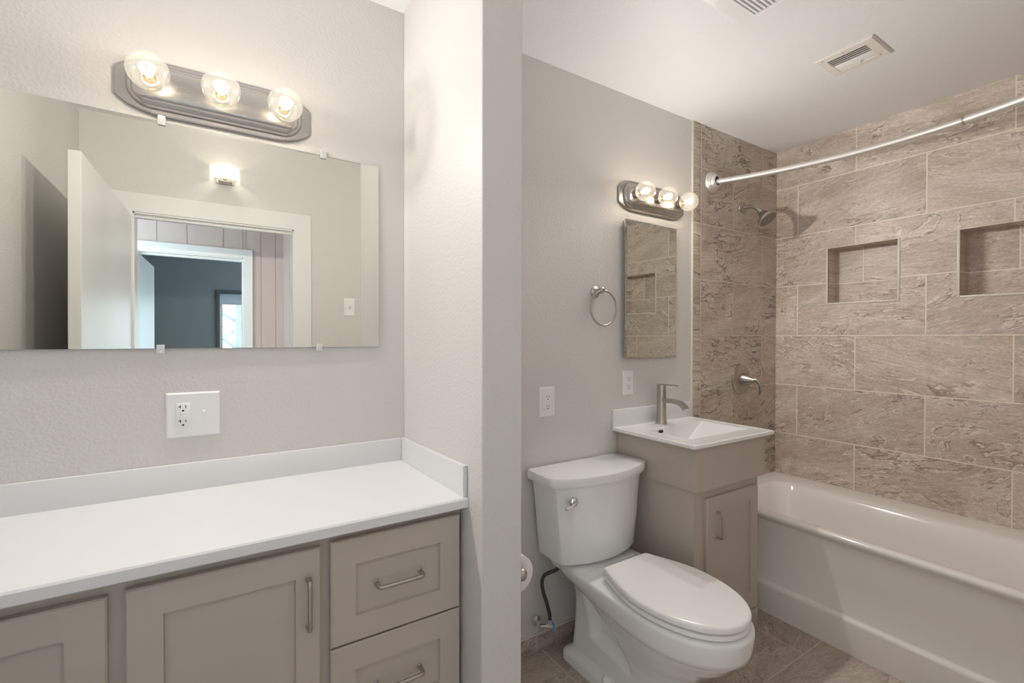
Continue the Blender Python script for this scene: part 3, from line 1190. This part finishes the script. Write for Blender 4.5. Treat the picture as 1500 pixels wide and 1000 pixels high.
# flush lever
HX, HZ = 1.166, .688
_bm = bmesh.new()
HY_ = 1.391
lathe(_bm, (HX, HY_, HZ), (-.1, -1, 0), [(0, .019), (.006, .019), (.011, .016), (.014, .010), (.020, .009)], 24)
pth = spline([(HX, HY_ - .016, HZ - .004), (HX - .016, HY_ - .019, HZ - .009), (HX - .036, HY_ - .020, HZ - .014), (HX - .050, HY_ - .016, HZ - .013)], 5)
tube(_bm, pth, [.007 + .0 * i for i in range(len(pth))], 10)
build('flush_lever', _bm, M['chrome'], toilet, 40, 'chrome flush lever')
for s in (-1, 1):
    _bm = bmesh.new()
    sphere(_bm, (TX + s * .123, 1.262, .046), .0165, 16, 10, (1, 1, 1.25))
    build('bolt_cap', _bm, M['porcelain'], toilet, 60)

# water supply
sup = empty('water_supply', (1.15, D, .115), 'dark braided water supply hose and shutoff valve beside the toilet', 'plumbing')
_bm = bmesh.new()
tube(_bm, spline([(1.207, 1.50, .43), (1.206, 1.503, .405), (1.203, 1.512, .378), (1.185, 1.525, .358), (1.155, 1.535, .350), (1.138, 1.543, .338), (1.132, 1.548, .312), (1.139, 1.55, .27), (1.157, 1.548, .215), (1.169, 1.545, .165), (1.170, 1.545, .142)], 6), .0075, 12)
build('hose', _bm, M['rubber'], sup, 60)
_bm = bmesh.new()
lathe(_bm, (1.128, D - .009, .135), (0, -1, 0), [(0, .021), (.003, .020), (.006, .012)], 22)
cyl(_bm, (1.128, D - .012, .135), (1.128, 1.548, .132), .008)
cyl(_bm, (1.118, 1.55, .133), (1.175, 1.543, .118), .010)
cyl(_bm, (1.170, 1.545, .118), (1.170, 1.545, .146), .009)
build('valve_body', _bm, M['chrome'], sup, 40)
_bm = bmesh.new()
lathe(_bm, (1.172, 1.543, .116), (1, -.3, -.25), [(0, .006), (.012, .006), (.013, .017), (.019, .018), (.021, .014)], 8)
build('valve_handle', _bm, simple('pale_blue_plastic', (.30, .45, .62), .4), sup, 30)

# toilet paper holder and roll
PXc, PZc, PY0, PY1 = .750, .627, 1.150, 1.256
ph = empty('toilet_paper_holder', (XP1, 1.13, PZc), 'nickel toilet paper holder on the partition wall, with a round ball end', 'toilet paper holder')
_bm = bmesh.new()
lathe(_bm, (XP1, 1.285, PZc), (1, 0, 0), [(0, .025), (.006, .025), (.010, .016), (.03, .011)], 24)
tube(_bm, fillet([(XP1 + .02, 1.285, PZc), (PXc, 1.285, PZc), (PXc, 1.138, PZc)], .02), .009, 14)
build('arm', _bm, M['nickel'], ph, 40)
_bm = bmesh.new()
sphere(_bm, (PXc, 1.130, PZc + .003), .0185, 24, 16)
build('ball_end', _bm, M['nickel'], ph, 60)
roll = empty('toilet_paper_roll', (PXc, 1.2, PZc - .01), 'white toilet paper roll hanging on the holder beside the toilet', 'toilet paper')
_bm = bmesh.new()
RZ = PZc - .0085
lathe(_bm, (PXc, PY0, RZ), (0, 1, 0), [(0, .0215), (0, .055), (.0012, .0565), (PY1 - PY0 - .0012, .0565), (PY1 - PY0, .055), (PY1 - PY0, .0215)], 40, False, False)
build('paper', _bm, M['paper'], roll, 40)
_bm = bmesh.new()
lathe(_bm, (PXc, PY0 + .001, RZ), (0, 1, 0), [(0, .0212), (PY1 - PY0 - .002, .0212), (PY1 - PY0 - .002, .0200), (0, .0200), (0, .0212)], 32, False, False)
build('core', _bm, M['cardboard'], roll, 40)

# ------------------------------------------------------------------ sink vanity
van = empty('sink_vanity', (1.85, 1.36, 0), 'small taupe vanity cabinet with one door beside the bathtub', 'cabinet')
VX0, VX1, VY = 1.606, 2.092, 1.155
_bm = bmesh.new()
box(_bm, VX0, VX1, VY, VY + .018, .708, .886)
box(_bm, VX0, VX0 + .018, VY + .018, D - .003, .708, .886)
box(_bm, VX1 - .018, VX1, VY + .018, D - .003, .708, .886)
box(_bm, VX0 + .002, VX1 - .002, VY + .002, D - .003, .709, .720)
build('upper_box', _bm, M['cab'], van)
_bm = bmesh.new()
box(_bm, VX0 + .011, 2.072, VY + .022, D - .013, .10, .709)
box(_bm, VX0 + .011, 2.072, VY + .022, D - .013, 0.0, .10)
build('carcass', _bm, M['cab'], van, 0)
vd = build('door', shaker(1.682, 2.052, .122, .668, VY + .006, VY + .022, .088, .058, .062, .075, rec=.007, b=.004), M['cab'], van, 20)
_bm = bmesh.new()
pull(_bm, (1.745, VY + .006, .606), (1.745, VY + .006, .500), (0, -.027, 0), .0045)
build('handle', _bm, M['nickel'], vd, 40, 'brushed nickel bar handle')
_bm = bmesh.new()
box(_bm, VX0 + .011, 2.072, VY + .016, VY + .024, .0, .105, bev=.001)
build('toe_board', _bm, M['cab'], van)

st = empty('bathroom_sink', (1.85, 1.36, .886), 'white vanity sink top with a rectangular sloped basin', 'sink')
SX0, SX1, SY0, SY1, SZ0, SZ1 = 1.568, 2.146, 1.137, D - .001, .886, .906
OX0, OX1, OY0, OY1 = 1.658, 2.082, 1.226, 1.474


def rr(x0, x1, y0, y1, z, r, n=5):
    p = []
    for cx, cy, a0 in ((x1 - r, y1 - r, 0), (x0 + r, y1 - r, PI / 2), (x0 + r, y0 + r, PI), (x1 - r, y0 + r, 1.5 * PI)):
        for k in range(n + 1):
            a = a0 + PI / 2 * k / n
            p.append((cx + r * math.cos(a), cy + r * math.sin(a), z))
    return p


_bm = bmesh.new()
loft(_bm, [rr(SX0 + .012, SX1 - .012, SY0 + .012, SY1, SZ0, .008), rr(SX0 + .002, SX1 - .002, SY0 + .002, SY1, SZ0 + .003, .008), rr(SX0, SX1, SY0, SY1, SZ0 + .009, .008),
           rr(SX0 + .002, SX1 - .002, SY0 + .002, SY1, SZ1 - .003, .008), rr(SX0 + .007, SX1 - .007, SY0 + .007, SY1, SZ1, .008),
           rr(SX0 + .020, SX1 - .020, SY0 + .020, SY1 - .016, SZ1 - .002, .008),
           rr(OX0, OX1, OY0, OY1, SZ1 - .002, .006), rr(OX0 + .004, OX1 - .004, OY0 + .004, OY1 - .003, SZ1 - .006, .008),
           rr(1.735, 1.925, 1.300, 1.462, .800, .010), rr(1.755, 1.905, 1.315, 1.445, .796, .010)], False, True)
build('basin', _bm, M['sinkwhite'], st, 30)
_bm = bmesh.new()
box(_bm, SX0 + .001, XT - .012, D - .013, D - .0005, SZ1 - .004, .986, bev=.0015)
build('backsplash', _bm, M['white'], st)
_bm = bmesh.new()
# overflow slot on the sloped back face of the basin
oy = 1.474 - .003 - (.900 - .878) * (1.471 - 1.462) / (.900 - .800)
tube(_bm, [(1.752, oy - .0003, .884), (1.776, oy - .0003, .884)], .0072, 12)
build('overflow', _bm, M['dark'], st, 40, 'dark overflow slot')
_bm = bmesh.new()
lathe(_bm, (1.83, 1.38, .7965), (0, 0, 1), [(0, .022), (.002, .022), (.003, .018)], 24)
build('drain', _bm, M['nickel'], st)

fau = empty('faucet', (1.850, 1.535, SZ1 - .002), 'brushed nickel single-lever faucet behind the sink basin', 'faucet')
FX, FY = 1.850, 1.535
_bm = bmesh.new()
lathe(_bm, (FX, FY, SZ1 - .002), (0, 0, 1), [(0, .0275), (.004, .0272), (.02, .0245), (.04, .0225), (.06, .0218), (.150, .0216), (.160, .0216), (.1605, .0202), (.163, .0202), (.1635, .0216), (.190, .0216), (.192, .0200)], 32)
build('body', _bm, M['nickel'], fau, 40)
_bm = bmesh.new()
sp_ = []
path = [(1.522, 1.020, .0095), (1.490, 1.0215, .009), (1.455, 1.0215, .0085), (1.430, 1.019, .0085), (1.412, 1.011, .0085), (1.398, .997, .0085), (1.392, .990, .0085)]
for i, (y, z, h) in enumerate(path):
    a = path[max(i - 1, 0)]; b = path[min(i + 1, len(path) - 1)]
    ty, tz = b[0] - a[0], b[1] - a[1]
    l = math.hypot(ty, tz); ny, nz = -tz / l, ty / l
    w = .0155
    sp_.append([(FX - w, y + ny * h, z + nz * h), (FX + w, y + ny * h, z + nz * h), (FX + w, y - ny * h, z - nz * h), (FX - w, y - ny * h, z - nz * h)])
loft(_bm, sp_)
build('spout', _bm, M['nickel'], fau, 30)
_bm = bmesh.new()
lv = [(1.540, 1.0955, .0035, .012), (1.515, 1.097, .003, .010), (1.49, 1.098, .0028, .009), (1.462, 1.0985, .0026, .009), (1.440, 1.0985, .0024, .009)]
loft(_bm, [[(FX - w, y, z + h), (FX + w, y, z + h), (FX + w, y, z - h), (FX - w, y, z - h)] for y, z, h, w in lv])
build('lever', _bm, M['nickel'], fau, 30)

# ------------------------------------------------------------------ medicine cabinet, towel ring
med = empty('medicine_cabinet', (1.83, D, 1.226), 'tall frameless mirrored medicine cabinet above the small sink', 'medicine cabinet')
_bm = bmesh.new()
box(_bm, 1.643, 2.022, D - .007, D - .0005, 1.233, 1.889)
build('cabinet_body', _bm, M['steel'], med, 0)
_bm = bmesh.new()
o = (1.632, 2.020, 1.2275, 1.8935)
b = .010
md = lambda pts, k: [(x, D - .0255 + .034 * (x - o[0]) + k, z) for x, _, z in pts]      # door stands slightly ajar
loft(_bm, [md(rect(o[0], o[1], o[2], o[3], 0), .0045), md(rect(o[0], o[1], o[2], o[3], 0), .0012), md(rect(o[0] + b, o[1] - b, o[2] + b, o[3] - b, 0), 0)])
build('mirror_door', _bm, M['mirror_dim'], med, 0)

tr = empty('towel_ring', (1.458, D, 1.535), 'brushed nickel towel ring on the wall left of the medicine cabinet', 'towel ring')
_bm = bmesh.new()
lathe(_bm, (1.462, D, 1.537), (0, -1, 0), [(0, .026), (.005, .026), (.009, .020), (.014, .014), (.022, .0115), (.040, .0105)], 28)
build('mount', _bm, M['nickel'], tr, 40)
_bm = bmesh.new()
lathe(_bm, (1.462, D - .036, 1.541), (0, -1, 0), [(0, .010), (.002, .0125), (.018, .0125), (.021, .009)], 22)
build('knuckle', _bm, M['nickel'], tr, 40)
_bm = bmesh.new()
loop = [(1.473 + .0785 * math.cos(2 * PI * k / 56), D - .047, 1.461 + .0785 * math.sin(2 * PI * k / 56)) for k in range(56)]
lps = []
for k in range(56):
    a = 2 * PI * k / 56
    rad = Vector((math.cos(a), 0, math.sin(a)))
    lps.append([Vector(loop[k]) + (rad * math.cos(2 * PI * j / 10) + Vector((0, 1, 0)) * math.sin(2 * PI * j / 10)) * .0045 for j in range(10)])
loft(_bm, lps + [lps[0]], False, False)
bmesh.ops.remove_doubles(_bm, verts=_bm.verts[:], dist=1e-6)
build('ring', _bm, M['nickel'], tr, 60)

# ------------------------------------------------------------------ shower fittings
WF = D - .006
sh = empty('showerhead', (2.627, WF, 2.096), 'brushed nickel shower head on a bent arm, high on the tiled wall', 'shower head')
_bm = bmesh.new()
lathe(_bm, (2.627, WF, 2.096), (0, -1, -.15), [(0, .037), (.004, .036), (.008, .029), (.013, .014)], 28)
build('flange', _bm, M['nickel'], sh)
_bm = bmesh.new()
tube(_bm, spline([(2.627, WF - .002, 2.096), (2.627, WF - .040, 2.096), (2.627, WF - .075, 2.083), (2.627, WF - .105, 2.055)], 6), .0105, 16)
build('arm', _bm, M['nickel'], sh, 60)
_bm = bmesh.new()
hd = Vector((0, -.62, -.78)).normalized()
ho = Vector((2.627, WF - .098, 2.062))
lathe(_bm, ho, hd, [(0, .014), (.010, .014), (.012, .017), (.022, .017), (.024, .019), (.046, .031), (.062, .049), (.070, .054), (.080, .0535), (.082, .050)], 32)
hdo = build('head', _bm, M['nickel'], sh, 40)
_bm = bmesh.new()
lathe(_bm, ho + hd * .0815, hd, [(0, .048), (.002, .047), (.003, .030)], 32)
build('spray_face', _bm, simple('grey_spray_face', (.22, .20, .18), .4), hdo)

sv = empty('shower_valve', (2.612, WF, 1.082), 'round brushed nickel shower valve with a lever on the tiled wall', 'shower valve')
_bm = bmesh.new()
lathe(_bm, (2.612, WF, 1.082), (0, -1, 0), [(0, .088), (.004, .088), (.009, .083), (.014, .068), (.018, .050), (.019, .038)], 44)
build('escutcheon', _bm, M['nickel'], sv, 40)
_bm = bmesh.new()
lathe(_bm, (2.612, WF - .016, 1.082), (0, -1, 0), [(0, .036), (.010, .036), (.030, .030), (.060, .015), (.072, .012)], 32)
build('hub', _bm, M['nickel'], sv, 40)
_bm = bmesh.new()
lp = spline([(2.612, WF - .074, 1.086), (2.617, WF - .096, 1.083), (2.624, WF - .110, 1.060), (2.629, WF - .112, 1.030), (2.633, WF - .106, 1.000)], 5)
tube(_bm, lp, [.012 - .004 * i / len(lp) for i in range(len(lp))], 12)
build('lever', _bm, M['nickel'], sv, 60)

rod = empty('shower_curtain_rod', (2.318, WF, 2.191), 'curved satin metal shower curtain rod above the bathtub', 'curtain rod')
RY0, RY1, RX, RZ_ = WF, .07, 2.318, 2.191
sag = .20
yc_ = (RY0 + RY1) / 2
pts = []
for k in range(65):
    t = -1 + 2 * k / 64
    pts.append((RX + sag * (1 - t * t), yc_ - t * (RY0 - RY1) / 2 + (-.012 if k == 0 else .012 if k == 64 else 0), RZ_))
YJ = .590
a_ = [p for p in pts if p[1] >= YJ]
b_ = [p for p in pts if p[1] <= YJ + .02]
_bm = bmesh.new()
tube(_bm, a_, .0152, 16)
build('rod', _bm, M['steel'], rod, 60)
_bm = bmesh.new()
tube(_bm, b_, .0168, 16)
slv = build('rod_sleeve', _bm, M['steel'], rod, 60)
_bm = bmesh.new()
_j0, _j1 = Vector(b_[0]), Vector(b_[1])
_jd = (_j0 - _j1).normalized()
cyl(_bm, _j0 - _jd * .001, _j0 + _jd * .006, .0176)
build('rod_joint', _bm, M['nickel'], slv, 40, 'darker ring where the rod halves meet')
for y, s in ((RY0, -1), (RY1, 1)):
    _bm = bmesh.new()
    lathe(_bm, (RX, y, RZ_), (0, s, 0), [(0, .058), (.006, .058), (.010, .055), (.016, .053), (.018, .050), (.024, .047), (.027, .042), (.036, .038), (.042, .033), (.044, .030), (.044, .026), (.030, .025)], 36, True, False)
    fl = build('flange', _bm, M['steel'], rod, 30)
    _bm = bmesh.new()
    lathe(_bm, (RX, y + s * .030, RZ_), (0, s, 0), [(0, .0252), (.002, .0252)], 28)
    build('flange_shade_disc', _bm, M['dark'], fl, 0, 'black disc painted as the shade in the hollow around the rod end')  # black disc stands in for the shade inside the flange

# ------------------------------------------------------------------ bathtub
tub = empty('bathtub', (2.62, .83, 0), 'white alcove bathtub with a plain apron below the tiled walls', 'bathtub')
TY0, TY1 = .071, WF - .0005
_bm = bmesh.new()
TXB = XB - .0015
Lr = [rr(2.252, TXB, TY0, TY1, .440, .006, 8), rr(2.240, TXB, TY0, TY1, .456, .006, 8), rr(2.238, TXB, TY0, TY1, .466, .006, 8), rr(2.241, TXB, TY0, TY1, .4745, .006, 8), rr(2.250, TXB, TY0, TY1, .4795, .006, 8),
      rr(2.262, TXB - .004, TY0 + .004, TY1 - .004, .4800, .008, 8), rr(2.285, 2.850, .15, 1.49, .4790, .10, 8), rr(2.297, 2.832, .162, 1.478, .4745, .10, 8), rr(2.306, 2.818, .172, 1.468, .462, .10, 8),
      rr(2.318, 2.790, .20, 1.450, .38, .10, 8), rr(2.345, 2.755, .26, 1.42, .22, .11, 8), rr(2.365, 2.735, .30, 1.39, .13, .11, 8), rr(2.39, 2.70, .34, 1.36, .105, .10, 8), rr(2.44, 2.66, .40, 1.30, .100, .08, 8)]
loft(_bm, Lr, False, True)
build('tub_shell', _bm, M['tub'], tub, 45)
_bm = bmesh.new()
ap = [(2.232, 0.0), (2.232, .128), (2.2335, .134), (2.240, .141), (2.247, .146), (2.250, .152), (2.252, .30), (2.252, .445), (2.275, .445), (2.275, 0.0)]
loft(_bm, [[(x, TY0, z) for x, z in ap], [(x, TY1, z) for x, z in ap]])
build('apron', _bm, M['tub'], tub, 40)
_bm = bmesh.new()
box(_bm, 2.275, TXB, TY0, TY1, 0, .09)
build('tub_base', _bm, M['tub'], tub, 0)

# ------------------------------------------------------------------ ceiling grilles
fan = empty('exhaust_fan', (1.50, .85, ZC), 'white square exhaust fan grille on the ceiling, cut by the top of the photo', 'exhaust fan')
FX0, FX1, FY0, FY1 = 1.365, 1.632, .725, .992
_bm = bmesh.new()
h = .020
for (x0, x1, y0, y1) in ((FX0, FX1, FY1 - .055, FY1), (FX0, FX1, FY0, FY0 + .055), (FX0, FX0 + .016, FY0 + .055, FY1 - .055), (FX1 - .016, FX1, FY0 + .055, FY1 - .055)):
    box(_bm, x0, x1, y0, y1, ZC - h, ZC)
build('grille_frame', _bm, M['plastic'], fan, 0)
_bm = bmesh.new()
box(_bm, FX0 + .016, FX1 - .016, FY0 + .055, FY1 - .055, ZC - .003, ZC - .0005)
build('fan_shade_sheet', _bm, M['dark'], fan, 0)  # flat black sheet in place of the shaded depth behind the louvers
for k in range(11):
    y = FY0 + .062 + k * .0142
    _bm = bmesh.new()
    box(_bm, FX0 + .014, FX1 - .014, y - .0032, y + .0032, ZC - h + .001, ZC - .002)
    build('louver', _bm, M['plastic'], fan, 0)

cv = empty('ceiling_vent', (2.228, .878, ZC), 'painted ceiling air register with dark open louvers above the curtain rod', 'vent')
CX0, CX1, CY0, CY1 = 2.132, 2.326, .770, .980
_bm = bmesh.new()
z = ZC
oh = [(CX0, CY0), (CX1, CY0), (CX1, CY1), (CX0, CY1)]
IX0, IX1, IY0, IY1 = 2.166, 2.292, .806, .946


def rq(x0, x1, y0, y1, z):
    return [(x0, y0, z), (x1, y0, z), (x1, y1, z), (x0, y1, z)]


loft(_bm, [rq(CX0, CX1, CY0, CY1, z), rq(CX0, CX1, CY0, CY1, z - .004), rq(CX0 + .005, CX1 - .005, CY0 + .005, CY1 - .005, z - .008),
           rq(IX0, IX1, IY0, IY1, z - .009), rq(IX0, IX1, IY0, IY1, z - .001)], True, False)
build('register_frame', _bm, M['vent'], cv, 0)
_bm = bmesh.new()
box(_bm, IX0, IX1, IY0, IY1, z - .0022, z - .0005)
build('duct_shade_sheet', _bm, M['dark'], cv, 0)  # thin black panel coloured as the shadow up inside the register
for k in range(5):
    x = IX0 + .002 + k * .0148
    _bm = bmesh.new()
    a = [(x, z - .0095), (x + .0026, z - .0095), (x + .0026, z - .0070), (x, z - .0070)]
    loft(_bm, [[(px, IY0, pz) for px, pz in a], [(px, IY1, pz) for px, pz in a]])
    build('louver', _bm, M['vent'], cv, 0)
_bm = bmesh.new()
box(_bm, IX0 + .064, IX1, IY0, IY1, z - .0078, z - .002, bev=.001)
build('closed_blade', _bm, M['plastic'], cv)
_bm = bmesh.new()
box(_bm, 2.283, 2.292, .80, .868, z - .013, z - .007, bev=.001)
box(_bm, 2.270, 2.280, .862, .868, z - .016, z - .007, bev=.001)
build('damper_lever', _bm, M['vent'], cv)
for yy in (.795, .955):
    _bm = bmesh.new()
    cyl(_bm, (2.15, .88 if yy < .9 else .955, z - .008), (2.15, .88 if yy < .9 else .955, z - .0105), .0035, seg=10)
    build('screw', _bm, M['steel'], cv)
